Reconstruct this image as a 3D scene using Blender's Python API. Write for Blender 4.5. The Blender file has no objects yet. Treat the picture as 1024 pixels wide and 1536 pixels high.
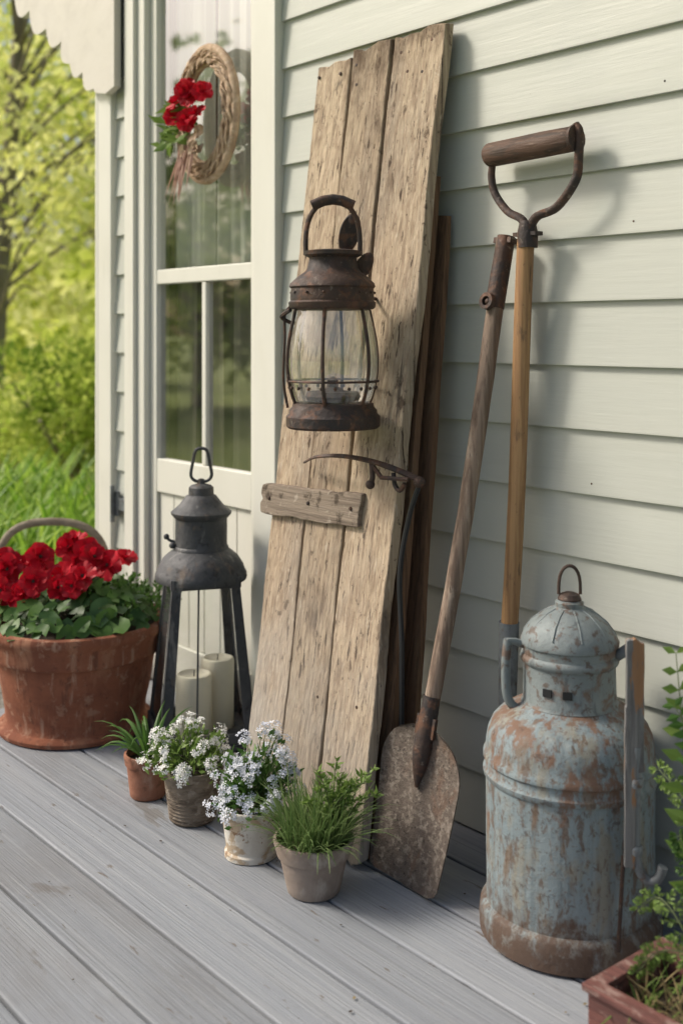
import bpy, math, random
from mathutils import Vector, Matrix, noise
R = random.Random(11)
V = Vector
scene = bpy.context.scene
scene.view_settings.view_transform = 'Standard'
scene.view_settings.look = 'None'
scene.view_settings.exposure = 0

# ------------------------------------------------------------ mesh helpers
class MB:
    def __init__(s): s.v=[]; s.f=[]; s.m=[]
    def add(s, vs, fs, mi=0):
        o=len(s.v); s.v.extend([tuple(p) for p in vs])
        s.f.extend([tuple(i+o for i in f) for f in fs]); s.m.extend([mi]*len(fs))
    def obj(s, name, mats, parent=None, smooth=True, bevel=0, angle=40):
        me=bpy.data.meshes.new(name); me.from_pydata(s.v,[],s.f); me.update()
        if not isinstance(mats,(list,tuple)): mats=[mats]
        for m in mats: me.materials.append(m)
        me.polygons.foreach_set('material_index', s.m)
        if smooth:
            me.polygons.foreach_set('use_smooth',[True]*len(me.polygons))
            me.set_sharp_from_angle(angle=math.radians(angle))
        ob=bpy.data.objects.new(name,me); scene.collection.objects.link(ob)
        if bevel:
            b=ob.modifiers.new('bevel','BEVEL'); b.width=bevel; b.segments=2; b.limit_method='ANGLE'; b.angle_limit=0.6
        if parent:
            ob.parent=parent; ob.matrix_parent_inverse=Matrix.Translation(-parent.location)
        return ob

def empty(name, loc):
    e=bpy.data.objects.new(name,None); e.location=loc; e.empty_display_size=.1
    scene.collection.objects.link(e); return e

HF=[(0,3,2,1),(4,5,6,7),(0,1,5,4),(1,2,6,5),(2,3,7,6),(3,0,4,7)]
def box(mb,x0,x1,y0,y1,z0,z1,mi=0):
    mb.add([(x0,y0,z0),(x1,y0,z0),(x1,y1,z0),(x0,y1,z0),(x0,y0,z1),(x1,y0,z1),(x1,y1,z1),(x0,y1,z1)],HF,mi)
def obox(mb,c,ax,ay,az,mi=0):
    c=V(c);ax=V(ax);ay=V(ay);az=V(az)
    mb.add([c-ax-ay-az,c+ax-ay-az,c+ax+ay-az,c-ax+ay-az,c-ax-ay+az,c+ax-ay+az,c+ax+ay+az,c-ax+ay+az],HF,mi)
def lathe(mb,prof,c,n=48,mi=0,M=None,dent=0,closed=False):
    c=V(c); vs=[];fs=[];k=len(prof)
    for j,(r,z) in enumerate(prof):
        for i in range(n):
            a=2*math.pi*i/n; rr=r
            if dent: rr=r*(1+dent*noise.noise(V((math.cos(a)*1.5+c.x*3,math.sin(a)*1.5,z*9))))
            p=V((rr*math.cos(a),rr*math.sin(a),z))
            if M: p=M@p
            vs.append(c+p)
    for j in range(k-1):
        for i in range(n):
            i2=(i+1)%n; fs.append((j*n+i,j*n+i2,(j+1)*n+i2,(j+1)*n+i))
    if prof[0][0]>1e-6 and not closed: fs.append(tuple(range(n-1,-1,-1)))
    if prof[-1][0]>1e-6 and not closed: fs.append(tuple((k-1)*n+i for i in range(n)))
    if closed:
        for i in range(n):
            i2=(i+1)%n; fs.append(((k-1)*n+i,(k-1)*n+i2,i2,i))
    mb.add(vs,fs,mi)
def crv(pts,n=8):
    pts=[V(p) for p in pts]; out=[]
    P=[pts[0]*2-pts[1]]+pts+[pts[-1]*2-pts[-2]]
    for i in range(1,len(P)-2):
        a,b,c,d=P[i-1],P[i],P[i+1],P[i+2]
        for k in range(n):
            t=k/n
            out.append(.5*((2*b)+(c-a)*t+(2*a-5*b+4*c-d)*t*t+(3*b-a-3*c+d)*t**3))
    out.append(pts[-1]); return out
def tube(mb,pts,rad,n=10,mi=0,flat=1.0,closed=False):
    pts=[V(p) for p in pts]; k=len(pts)
    if not isinstance(rad,(list,tuple)): rad=[rad]*k
    elif len(rad)!=k: 
        rr=rad; rad=[rr[0]+(rr[-1]-rr[0])*i/(k-1) for i in range(k)]
    t=(pts[1]-pts[0]).normalized(); u=t.orthogonal().normalized()
    vs=[];fs=[]
    for i in range(k):
        if closed: t2=(pts[(i+1)%k]-pts[i-1]).normalized()
        else: t2=(pts[min(i+1,k-1)]-pts[max(i-1,0)]).normalized()
        u=(u-t2*u.dot(t2)).normalized(); w=t2.cross(u)
        for j in range(n):
            a=2*math.pi*j/n; vs.append(pts[i]+u*math.cos(a)*rad[i]+w*math.sin(a)*rad[i]*flat)
    for i in range(k-1 if not closed else k):
        i2=(i+1)%k
        for j in range(n):
            j2=(j+1)%n; fs.append((i*n+j,i*n+j2,i2*n+j2,i2*n+j))
    if not closed:
        fs.append(tuple(range(n-1,-1,-1))); fs.append(tuple((k-1)*n+j for j in range(n)))
    mb.add(vs,fs,mi)
def ball(mb,c,r,mi=0,n=14,sz=(1,1,1)):
    prof=[(max(r*math.sin(math.pi*i/8),1e-7),-r*math.cos(math.pi*i/8)) for i in range(9)]
    lathe(mb,prof,c,n,mi,Matrix.Diagonal(V(sz)))
def plank(mb,a0,a1,b0,b1,th,n=16,j=.0015,mi=0,ej=.006):
    """a0,a1: left/right front corners at the foot; b0,b1 at the head; th thickness vector"""
    a0,a1,b0,b1,th=map(V,(a0,a1,b0,b1,th)); sd=R.random()*50
    vs=[];fs=[];m=7
    for i in range(n+1):
        t=i/n
        l=a0.lerp(b0,t); r=a1.lerp(b1,t); w=(r-l).normalized()
        l=l+w*noise.noise(V((sd,t*7,0)))*j*2+w*R.uniform(-j,j)*.3; r=r+w*noise.noise(V((sd+9,t*7,0)))*j*2+w*R.uniform(-j,j)*.3
        up=(b0-a0).normalized()
        for k in range(m):
            p=l.lerp(r,k/(m-1))
            if i in(0,n): p=p+up*R.uniform(-ej,ej)
            vs.append(p); 
        for k in range(m): vs.append(vs[-m]+th)
    W=2*m
    for i in range(n):
        o=i*W;q=o+W
        for k in range(m-1):
            fs.append((o+k,o+k+1,q+k+1,q+k)); fs.append((o+m+k+1,o+m+k,q+m+k,q+m+k+1))
        fs.append((o+m,o,q,q+m)); fs.append((o+m-1,o+2*m-1,q+2*m-1,q+m-1))
    for k in range(m-1):
        fs.append((k+1,k,m+k,m+k+1)); o=n*W; fs.append((o+k,o+k+1,o+m+k+1,o+m+k))
    mb.add(vs,fs,mi)
def rdir(zmin=-1):
    while True:
        p=V((R.uniform(-1,1),R.uniform(-1,1),R.uniform(-1,1)))
        if .05<p.length<1:
            p.normalize()
            if p.z>=zmin: return p
def leaf(mb,p,d,l,w,mi=0,up=None):
    p=V(p);d=V(d).normalized(); s=(up.cross(d) if up else d.cross(rdir()))
    if s.length<1e-3: s=d.orthogonal()
    s.normalize(); nrm=s.cross(d)
    mb.add([p,p+d*l*.45-s*w*.5+nrm*w*.12,p+d*l,p+d*l*.45+s*w*.5+nrm*w*.12],[(0,1,2),(0,2,3)],mi)
def strap(mb,p,d,l,w,droop,mi=0,n=7,tw=0):
    p=V(p);d=V(d).normalized();s=d.cross(V((0,0,1)))
    if s.length<.05: s=V((math.cos(tw),math.sin(tw),0))
    s.normalize(); vs=[];fs=[];q=p.copy()
    for i in range(n+1):
        t=i/n; ww=w*(.55+.9*t if t<.45 else (1-t)*1.72)*.5+.0003
        fold=d.cross(s)*ww*.35
        vs+= [q-s*ww+fold,q-fold*.3,q+s*ww+fold]
        q=q+d*(l/n); d=(d+V((0,0,-1))*droop/n*(.4+1.4*t)).normalized()
    for i in range(n):
        o=i*3; fs+=[(o,o+1,o+4,o+3),(o+1,o+2,o+5,o+4)]
    mb.add(vs,fs,mi)
def petal(mb,c,d,up,l,w,cup,ruf,mi=0):
    c=V(c);d=d.normalized();s=d.cross(up).normalized();up=s.cross(d);vs=[];fs=[];n=5;m=6;ph=R.random()*6
    for i in range(n+1):
        t=i/n; ww=w*(.22+.78*math.sin(min(t*1.9,1.571)))
        for k in range(m+1):
            q=(k/m-.5)*2
            z=cup*t*t*l+ruf*l*t*t*math.sin(q*5+ph)*.4 + .14*l*q*q*t
            vs.append(c+d*l*(t-.28*q*q*t*t)+s*ww*.5*q*(1-.12*t*t)+up*z)
    for i in range(n):
        for k in range(m):
            o=i*(m+1)+k; fs.append((o,o+1,o+m+2,o+m+1))
    mb.add(vs,fs,mi)
def bloom(mb,c,nrm,r,mi=0,layers=2,n0=5,heart=None):
    nrm=nrm.normalized();t=nrm.orthogonal().normalized();b=nrm.cross(t)
    for L in range(layers):
        np_=n0-L; off=R.random()*6
        for i in range(np_):
            a=off+2*math.pi*i/np_+R.uniform(-.15,.15)
            d=t*math.cos(a)+b*math.sin(a); tilt=.08+L*.75
            petal(mb,V(c)+nrm*L*r*.05,d+nrm*tilt,nrm,r*(1-.3*L),r*(1.1-.3*L),.02+.1*L,.25,mi)
    if heart is not None:
        ball(mb,V(c)+nrm*r*.12,r*.12,heart,6)

# ------------------------------------------------------------ materials
class NT:
    def __init__(s,name):
        s.m=bpy.data.materials.new(name); s.m.use_nodes=True; s.t=s.m.node_tree; s.t.nodes.clear()
        s.out=s.n('ShaderNodeOutputMaterial'); s.tc=s.n('ShaderNodeTexCoord')
    def n(s,t,**k):
        x=s.t.nodes.new(t)
        for a,b in k.items(): setattr(x,a,b)
        return x
    def l(s,a,b): s.t.links.new(a,b)
    def setin(s,sock,v):
        if hasattr(v,'node'): s.l(v,sock)
        else: sock.default_value=v
    def mix(s,f,a,b,blend='MIX'):
        x=s.n('ShaderNodeMix',data_type='RGBA',blend_type=blend)
        s.setin(x.inputs[0],f)
        for i,c in((6,a),(7,b)):
            if isinstance(c,tuple) and len(c)==3:c=(*c,1)
            s.setin(x.inputs[i],c)
        return x.outputs[2]
    def noise(s,scale,stretch=(1,1,1),detail=6,rough=.6,dist=0,off=0,island=False):
        mp=s.n('ShaderNodeMapping'); mp.inputs['Scale'].default_value=stretch; mp.inputs['Location'].default_value=(off,off*.7,off*1.3)
        s.l(s.tc.outputs['Object'],mp.inputs['Vector'])
        vec=mp.outputs[0]
        if island:
            g=s.n('ShaderNodeNewGeometry'); cb=s.n('ShaderNodeCombineXYZ'); m_=s.mul(g.outputs['Random Per Island'],37.0)
            for i in range(3): s.l(m_,cb.inputs[i])
            ad=s.n('ShaderNodeVectorMath',operation='ADD'); s.l(vec,ad.inputs[0]); s.l(cb.outputs[0],ad.inputs[1]); vec=ad.outputs[0]
        x=s.n('ShaderNodeTexNoise'); x.inputs['Scale'].default_value=scale; x.inputs['Detail'].default_value=detail
        x.inputs['Roughness'].default_value=rough; x.inputs['Distortion'].default_value=dist
        s.l(vec,x.inputs['Vector']); return x.outputs['Fac']
    def mr(s,v,lo,hi,a=0,b=1):
        x=s.n('ShaderNodeMapRange',interpolation_type='SMOOTHSTEP'); s.setin(x.inputs[0],v)
        x.inputs[1].default_value=lo;x.inputs[2].default_value=hi;x.inputs[3].default_value=a;x.inputs[4].default_value=b
        return x.outputs[0]
    def mul(s,a,b,op='MULTIPLY'):
        x=s.n('ShaderNodeMath',operation=op); s.setin(x.inputs[0],a); s.setin(x.inputs[1],b); return x.outputs[0]

def M(name,base,layers=(),rough=.65,metal=0,bump=.3,bscale=60,bstretch=(1,1,1),island=0,bdist=.004,zl=None,spec=.4,hue=None,isl=False,post=()):
    """layers: (scale,stretch,lo,hi,colour,strength)"""
    s=NT(name); b=s.n('ShaderNodeBsdfPrincipled'); s.l(b.outputs[0],s.out.inputs[0])
    col=(*base,1); g=s.n('ShaderNodeNewGeometry')
    if hue: col=s.mix(g.outputs['Random Per Island'],base,hue)
    def lay(col,layers,o):
        for i,(sc,st,lo,hi,c,k) in enumerate(layers):
            f=s.mul(s.mr(s.noise(sc,st,8,.62,.3,off=(i+o)*3.7+len(name),island=isl),lo,hi),k); col=s.mix(f,col,c)
        return col
    col=lay(col,layers,0)
    if zl:
        for (z0,z1,c,k,sc) in zl:
            sp=s.n('ShaderNodeSeparateXYZ'); s.l(s.tc.outputs['Object'],sp.inputs[0])
            zz=s.mul(sp.outputs[2],s.mul(s.mul(s.noise(sc,(1,1,.6),8,.7),.5,'SUBTRACT'),k,'MULTIPLY'),'ADD')
            col=s.mix(s.mr(zz,z0,z1),col,c)
    col=lay(col,post,11)
    if island:
        h=s.n('ShaderNodeHueSaturation'); s.l(s.mr(g.outputs['Random Per Island'],0,1,1-island,1+island),h.inputs['Value']); s.setin(h.inputs['Color'],col); col=h.outputs[0]
    s.setin(b.inputs['Base Color'],col); b.inputs['Metallic'].default_value=metal
    b.inputs['Specular IOR Level'].default_value=spec
    s.l(s.mr(s.noise(bscale*.3,bstretch,4),.3,.7,max(rough-.12,.02),min(rough+.12,1)),b.inputs['Roughness'])
    if bump:
        bp=s.n('ShaderNodeBump'); bp.inputs['Strength'].default_value=bump; bp.inputs['Distance'].default_value=bdist
        s.l(s.noise(bscale,bstretch,8,.65,island=isl),bp.inputs['Height']); s.l(bp.outputs[0],b.inputs['Normal'])
    return s.m
def LM(name,c1,c2,trans=.35,rough=.5,nsc=3,dark=None,far=False):
    s=NT(name); g=s.n('ShaderNodeNewGeometry'); col=s.mix(g.outputs['Random Per Island'],c1,c2)
    if dark: col=s.mix(s.mr(s.noise(nsc,(1,1,1),3),.42,.62),col,dark)
    if far:
        b=s.n('ShaderNodeBsdfDiffuse'); s.setin(b.inputs['Color'],col)
    else:
        b=s.n('ShaderNodeBsdfPrincipled'); b.inputs['Roughness'].default_value=rough; b.inputs['Specular IOR Level'].default_value=.3
        s.setin(b.inputs['Base Color'],col)
    t=s.n('ShaderNodeBsdfTranslucent'); s.setin(t.inputs['Color'],col)
    mx=s.n('ShaderNodeMixShader'); mx.inputs[0].default_value=trans
    s.l(b.outputs[0],mx.inputs[1]); s.l(t.outputs[0],mx.inputs[2]); s.l(mx.outputs[0],s.out.inputs[0]); return s.m
def GM(name,tint=(1,1,1),edge=.9,base=.04,dlo=0,dhi=.2,dirt_glare_col=(.5,.5,.45),dsc=12):
    s=NT(name)
    tr=s.n('ShaderNodeBsdfTransparent'); tr.inputs[0].default_value=(*tint,1)
    gl=s.n('ShaderNodeBsdfGlossy'); gl.inputs['Roughness'].default_value=.03
    lw=s.n('ShaderNodeLayerWeight'); lw.inputs[0].default_value=.5
    f=s.mul(s.mul(s.mul(lw.outputs['Facing'],2.6,'POWER'),edge),base,'ADD')
    mx=s.n('ShaderNodeMixShader'); s.l(f,mx.inputs[0]); s.l(tr.outputs[0],mx.inputs[1]); s.l(gl.outputs[0],mx.inputs[2])
    df=s.n('ShaderNodeBsdfDiffuse'); df.inputs[0].default_value=(*dirt_glare_col,1)
    m2=s.n('ShaderNodeMixShader'); s.l(s.mr(s.noise(dsc,(1,1,.6),8,.7),.35,.75,dlo,dhi),m2.inputs[0]); s.l(mx.outputs[0],m2.inputs[1]); s.l(df.outputs[0],m2.inputs[2])
    s.l(m2.outputs[0],s.out.inputs[0]); return s.m

m_siding=M('siding_paint',(.47,.485,.435),[(3,(1,1,1),.4,.8,(.41,.43,.395),.6),(1.2,(.3,1,6),.5,.8,(.52,.52,.455),.5),(2.5,(.5,1,5),.6,.75,(.39,.40,.365),.5),(45,(1,1,1),.73,.79,(.22,.20,.16),.7),(30,(.3,1,3),.66,.78,(.55,.56,.52),.5)],rough=.5,bump=.18,bscale=30,bstretch=(.2,1,3),island=.03)
m_trim=M('white_trim_paint',(.66,.655,.59),[(4,(1,1,.5),.5,.8,(.57,.56,.49),.6),(40,(1,1,.3),.70,.8,(.35,.33,.27),.6),(12,(3,3,.3),.62,.8,(.52,.51,.44),.5)],rough=.45,bump=.15,bscale=25,bstretch=(2,2,.3))
m_bracket=M('bracket_paint',(.60,.57,.51),[(8,(1,1,1),.45,.7,(.52,.49,.44),.7),(30,(1,1,1),.66,.74,(.4,.36,.31),.5)],rough=.6,bump=.3,bscale=25)  # trim paint dulled to beige, the bracket's shade put into the colour
m_floor=M('porch_floor_paint',(.25,.268,.295),[(5,(.25,6,1),.42,.7,(.295,.31,.33),.8),(10,(.16,14,1),.52,.66,(.175,.185,.20),.6),(2.2,(.6,1,1),.5,.72,(.20,.20,.205),.7),
   (18,(.12,9,1),.60,.70,(.36,.37,.375),.55),(12,(.12,16,1),.65,.69,(.085,.085,.09),.8),(26,(.4,1.6,1),.64,.70,(.13,.105,.085),.8),(5,(.5,1.2,1),.64,.70,(.13,.11,.09),.55),(60,(.6,1,1),.7,.76,(.42,.42,.41),.5),(75,(1,1,1),.69,.73,(.08,.06,.05),.8)],rough=.62,bump=.8,bscale=14,bstretch=(.15,12,1),island=.12,bdist=.003,isl=True)
m_plank=M('weathered_plank',(.40,.312,.222),[(1.8,(1.5,1.5,.6),.38,.62,(.49,.395,.285),.9),(2.4,(2.5,2.5,.5),.48,.66,(.29,.24,.19),.75),(8,(13,13,.14),.42,.64,(.24,.175,.125),.7),(14,(13,13,.12),.50,.68,(.56,.46,.345),.55),
   (7,(13,13,.08),.60,.64,(.06,.042,.032),.9),(5,(2.0,2.0,.8),.58,.70,(.15,.11,.08),.8),(22,(1.4,1.4,.8),.61,.69,(.085,.058,.042),.8),(70,(1.6,1.6,.9),.62,.68,(.06,.04,.03),.75),(4,(3.5,3.5,.4),.63,.69,(.08,.065,.055),.75),(34,(2.4,2.4,.5),.62,.70,(.60,.53,.43),.55)],rough=.88,bump=1,bscale=8,bstretch=(14,14,.16),island=.13,bdist=.007,spec=.12,isl=True,
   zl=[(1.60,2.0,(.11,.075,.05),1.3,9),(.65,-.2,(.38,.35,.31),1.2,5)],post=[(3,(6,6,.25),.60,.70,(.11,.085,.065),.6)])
m_plank2=M('dark_plank',(.17,.10,.06),[(9,(12,12,.2),.45,.62,(.08,.05,.033),.8),(12,(1,1,.4),.55,.7,(.24,.165,.10),.6)],rough=.85,bump=.7,bscale=9,bstretch=(13,13,.3),island=.2,spec=.2)
m_batten=M('grey_batten_wood',(.25,.205,.16),[(9,(.2,10,10),.45,.62,(.13,.10,.08),.8),(24,(1,1,1),.55,.64,(.06,.045,.033),.85),(34,(1,1,1),.58,.66,(.40,.35,.29),.7)],rough=.9,bump=1,bscale=14,bstretch=(.5,8,8),spec=.2,bdist=.006)
m_rust=M('rusty_iron',(.068,.043,.033),[(14,(1,1,1),.42,.65,(.035,.03,.03),.9),(35,(1,1,1),.5,.66,(.14,.068,.04),.8),(10,(1,1,1),.56,.68,(.12,.060,.042),.75),(60,(1,1,1),.60,.70,(.24,.20,.165),.6)],rough=.62,metal=.25,bump=.8,bscale=110,bdist=.003)
m_iron=M('dark_iron',(.055,.058,.062),[(9,(1,1,1),.45,.65,(.10,.10,.105),.8),(40,(1,1,1),.55,.67,(.022,.022,.025),.8),(22,(1,1,.4),.54,.68,(.16,.12,.09),.7),(26,(1,1,.3),.60,.68,(.22,.215,.20),.55)],rough=.6,metal=.2,bump=.8,bscale=80,bdist=.003)
m_black=M('black_cord',(.014,.015,.017),rough=.5,bump=.2)
m_handle=M('pale_handle_wood',(.40,.235,.11),[(9,(9,9,.25),.42,.62,(.26,.14,.065),.85),(20,(3,3,.6),.58,.70,(.15,.09,.05),.75),(9,(12,12,.12),.62,.66,(.07,.04,.02),.85),(40,(2,2,1),.62,.7,(.10,.06,.04),.6)],rough=.6,bump=.6,bscale=12,bstretch=(9,9,.3))
m_handle2=M('grey_handle_wood',(.25,.185,.14),[(9,(9,9,.25),.42,.6,(.13,.09,.066),.9),(11,(3,3,.6),.56,.68,(.38,.31,.245),.7),(30,(3,3,.5),.6,.70,(.06,.04,.03),.8)],rough=.8,bump=.9,bscale=12,bstretch=(9,9,.3))
m_grip=M('grip_wood',(.095,.052,.034),[(14,(1,5,5),.45,.62,(.045,.03,.022),.85),(30,(1,3,3),.56,.68,(.18,.12,.085),.7)],rough=.7,bump=.8,bscale=25,bstretch=(.5,5,5))
m_blade=M('worn_blade',(.125,.10,.082),[(9,(1,1,.6),.42,.65,(.07,.054,.045),.85),(70,(1,1,1),.48,.62,(.25,.215,.18),.7),(18,(1,1,.5),.57,.66,(.13,.078,.053),.6),(130,(1,1,1),.56,.66,(.035,.028,.024),.8)],rough=.8,metal=.15,bump=1,bscale=110,bdist=.004)
m_can=M('blue_rust_paint',(.19,.24,.26),[(3,(1,1,1),.4,.65,(.24,.285,.295),.8),(12,(5,5,.12),.46,.66,(.12,.155,.17),.65),(12,(4,4,.18),.54,.68,(.31,.34,.33),.5),(9,(1.6,1.6,.7),.52,.64,(.24,.22,.17),.75),
   (14,(1.6,1.6,.5),.56,.64,(.17,.12,.08),.8),(48,(1.5,1.5,.6),.53,.64,(.12,.08,.055),.8),(110,(1,1,1),.56,.66,(.10,.06,.04),.6)],rough=.68,metal=.05,bump=.8,bscale=60,bdist=.003,
   zl=[(.115,.025,(.095,.062,.045),.40,22),(.350,.50,(.165,.10,.07),1.5,18)],post=[(30,(1,1,1),.55,.66,(.24,.26,.25),.45),(60,(1,1,1),.58,.66,(.07,.045,.035),.6)])
m_can2=M('blue_lid_paint',(.18,.21,.215),[(9,(1,1,1),.45,.7,(.24,.27,.27),.7),(18,(1,1,1),.53,.62,(.15,.09,.06),.8),(20,(3,3,.4),.55,.65,(.10,.115,.12),.7),(60,(1,1,1),.55,.63,(.095,.06,.042),.75)],rough=.58,metal=.15,bump=.7,bscale=55,bdist=.003)
m_lever=M('weathered_lever',(.17,.17,.17),[(10,(4,4,.6),.45,.62,(.09,.085,.085),.8),(14,(3,3,.5),.57,.62,(.27,.14,.065),.9)],rough=.75,bump=.8,bscale=30,bstretch=(3,3,.5))
m_terra=M('terracotta',(.27,.105,.06),[(4,(1,1,1),.40,.60,(.18,.068,.042),.9),(9,(1.6,1.6,.35),.50,.64,(.36,.18,.11),.8),(9,(4,4,.16),.56,.66,(.43,.30,.22),.5),(12,(3,3,.2),.60,.68,(.11,.05,.035),.6),(28,(1,1,1),.56,.66,(.40,.25,.17),.5),(60,(1,1,1),.58,.68,(.12,.055,.038),.65)],rough=.88,bump=.7,bscale=45,bdist=.004,spec=.15)
m_terra2=M('terracotta_small',(.30,.14,.09),[(12,(1,1,1),.42,.62,(.21,.085,.052),.85),(14,(1,1,.6),.52,.66,(.44,.30,.23),.7),(40,(1,1,1),.58,.68,(.13,.07,.045),.65)],rough=.85,bump=.5,bscale=80,bdist=.003,spec=.2)
m_wov=M('grey_brown_pot',(.20,.165,.13),[(18,(1,1,3),.42,.62,(.10,.078,.06),.85),(50,(1,1,1),.52,.66,(.32,.28,.235),.65)],rough=.9,bump=1,bscale=60,bstretch=(1,1,3),bdist=.004,spec=.15)
m_chip=M('chipped_white_pot',(.60,.575,.515),[(10,(1,1,1),.45,.65,(.50,.46,.39),.7),(18,(1,1,1.4),.52,.58,(.36,.25,.14),.75),(24,(1,1,1),.58,.62,(.22,.125,.065),.85),(70,(1,1,1),.61,.69,(.22,.15,.09),.6)],rough=.75,bump=.7,bscale=50,bdist=.004)
m_gclay=M('grey_clay_pot',(.285,.235,.20),[(9,(1,1,1),.42,.62,(.21,.165,.135),.85),(20,(1.2,1.2,.5),.52,.66,(.40,.365,.32),.65),(14,(2,2,.5),.6,.68,(.13,.10,.08),.65)],rough=.88,bump=.5,bscale=60,bdist=.003,spec=.2)
m_soil=M('soil',(.05,.036,.026),[(30,(1,1,1),.5,.7,(.10,.075,.055),.8)],rough=.95,bump=1,bscale=60,bdist=.01)
m_candle=LM('candle_wax',(.88,.82,.66),(.88,.82,.66),.25,.45)
m_red=LM('red_petal',(.36,.003,.014),(.60,.010,.028),.25,.5)
m_white=LM('white_petal',(.80,.80,.77),(.87,.87,.87),.3,.6)
m_bluew=LM('pale_blue_petal',(.66,.70,.80),(.84,.85,.88),.3,.6)
m_green=LM('leaf_green',(.05,.12,.022),(.11,.21,.045),.3,.45)
m_dgreen=LM('leaf_dark_green',(.028,.075,.022),(.07,.14,.04),.25,.4)
m_lgreen=LM('leaf_light_green',(.13,.22,.045),(.22,.32,.08),.35,.5)
m_grass=LM('grass_blade',(.10,.18,.05),(.22,.30,.11),.35,.5)
m_stem=M('stem',(.10,.13,.05),rough=.7,bump=0)
m_tree=LM('tree_leaf',(.72,.72,.20),(.92,.90,.48),.5,.6,nsc=.7,dark=(.50,.58,.11),far=True)
m_tree2=LM('hedge_leaf',(.34,.45,.06),(.64,.70,.18),.45,.6,nsc=1.2,dark=(.17,.27,.04),far=True)
m_oak=LM('oak_leaf',(.22,.30,.08),(.5,.56,.2),.4,.6,far=True)
m_lily=LM('strap_leaf',(.12,.27,.02),(.42,.58,.09),.45,.45)
m_bark=M('bark',(.20,.17,.13),[(6,(1,1,.3),.4,.7,(.30,.26,.20),.8)],rough=.95,bump=1,bscale=8,bstretch=(2,2,.4),bdist=.04)
m_lawn=M('lawn_grass',(.34,.42,.09),[(.8,(1,1,1),.4,.7,(.50,.54,.18),.8),(12,(1,1,1),.4,.7,(.18,.24,.05),.6)],rough=.95,bump=1,bscale=25,bdist=.05)
m_path=M('gravel',(.30,.28,.25),[(30,(1,1,1),.4,.65,(.15,.13,.11),.9),(70,(1,1,1),.5,.65,(.45,.43,.40),.8)],rough=.95,bump=1,bscale=60,bdist=.02)
m_glass=GM('window_glass',(.97,.99,.98),.9,.22,.0,.05,dsc=3)
m_lglass=GM('lantern_glass',(.96,.98,.97),.9,.14,.0,.42,(.55,.54,.48),22)  # globe's pale reflections put into the diffuse film, on top of real dirt
m_lglass2=GM('clear_lantern_glass',(.97,.99,.99),.6,.05,.0,.08,(.6,.6,.6),6)
m_curt=LM('curtain_cloth',(.68,.70,.62),(.70,.72,.64),.3,.9)
m_curt2=LM('dark_curtain_cloth',(.20,.18,.15),(.22,.20,.165),.3,.9)
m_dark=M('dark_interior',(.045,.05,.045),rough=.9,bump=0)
m_wreath=M('wreath_twigs',(.50,.365,.25),[(30,(1,1,1),.4,.62,(.32,.215,.14),.8),(60,(1,1,1),.5,.66,(.62,.50,.38),.6)],rough=.85,bump=1,bscale=60)
m_ribbon=LM('dried_ribbon',(.36,.20,.155),(.44,.30,.23),.3,.8)
m_boxw=M('red_brown_box',(.15,.06,.05),[(9,(.5,9,9),.42,.62,(.08,.036,.032),.85),(22,(1,2,2),.52,.64,(.30,.21,.18),.75)],rough=.8,bump=.8,bscale=14,bstretch=(.5,8,8))
m_roof=M('roof_shingle',(.12,.12,.12),[(10,(1,1,1),.4,.7,(.2,.2,.19),.7)],rough=.9)
m_basket=M('basket_wood',(.30,.25,.18),[(20,(1,1,3),.4,.65,(.18,.14,.10),.8)],rough=.8,bump=.6,bscale=60)
m_metal=M('galvanised',(.19,.21,.225),[(20,(1,1,1),.45,.62,(.11,.12,.13),.8),(40,(1,1,1),.58,.66,(.12,.075,.05),.8)],rough=.5,metal=.3,bump=.4)
m_dry=LM('dry_grass',(.18,.13,.065),(.28,.22,.11),.2,.8)

# ------------------------------------------------------------ house
house=empty('clapboard_house',(-2,0,0))
mb=MB(); ez=.129; zs=[1.165+ez*k for k in range(-11,16)]
def lap(x0,x1,zlo,zhi):
    for z in zs:
        a=max(z,zlo); b=min(z+ez,zhi)
        if b-a<.02: continue
        yb=-.0145; yt=-.003; q=R.uniform(-.0007,.0007)
        mb.add([(x0,yb,a+q),(x1,yb,a+q),(x1,yb,a+.003+q),(x0,yb,a+.003+q),(x0,yt,b+.004),(x1,yt,b+.004),(x0,0,a+q),(x1,0,a+q),(x0,.004,b+.004),(x1,.004,b+.004)],
          [(0,1,2,3),(3,2,5,4),(6,7,1,0),(4,5,9,8),(0,3,4,8,6),(1,7,9,5,2)])
lap(-2.449,-.93,-.2,2.8); lap(-.928,2.2,-.2,2.8); lap(-3.375,-3.272,-.2,2.8); lap(-3.270,-2.451,2.36,2.8)
mb.obj('lap_siding',m_siding,house,smooth=False)
mb=MB()
for x,zi in((-1.32,1),(-.98,0),(-1.15,4),(-1.42,-3),(-2.30,2),(-1.25,3),(-1.05,-2),(-.8,2)):
    z=1.165+ez*zi+.022; lathe(mb,[(.0025,-.001),(.002,.0008),(.0001,.001)],(x,-.0128,z),8,0,Matrix.Rotation(math.radians(90),3,'X'))
mb.obj('siding_nails',m_rust,house)
mb=MB()
box(mb,-2.457,2.2,.005,.12,-.2,2.8); box(mb,-3.43,-3.25,.005,.12,-.2,2.8); box(mb,-3.26,-2.447,.005,.12,2.34,2.8); box(mb,-3.26,-2.447,.005,.12,-.2,-.01)
box(mb,-3.44,-3.43,.005,5,-.2,2.8); box(mb,2.2,2.25,.005,5,-.2,2.8)
mb.obj('wall_core',m_trim,house,smooth=False)
mb=MB()
box(mb,-3.462,-3.372,-.030,.01,-.2,2.8); box(mb,-3.482,-3.463,-.030,.09,-.2,2.8)
mb.obj('corner_board',m_trim,house,smooth=False,bevel=.003)
mb=MB()
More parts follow.
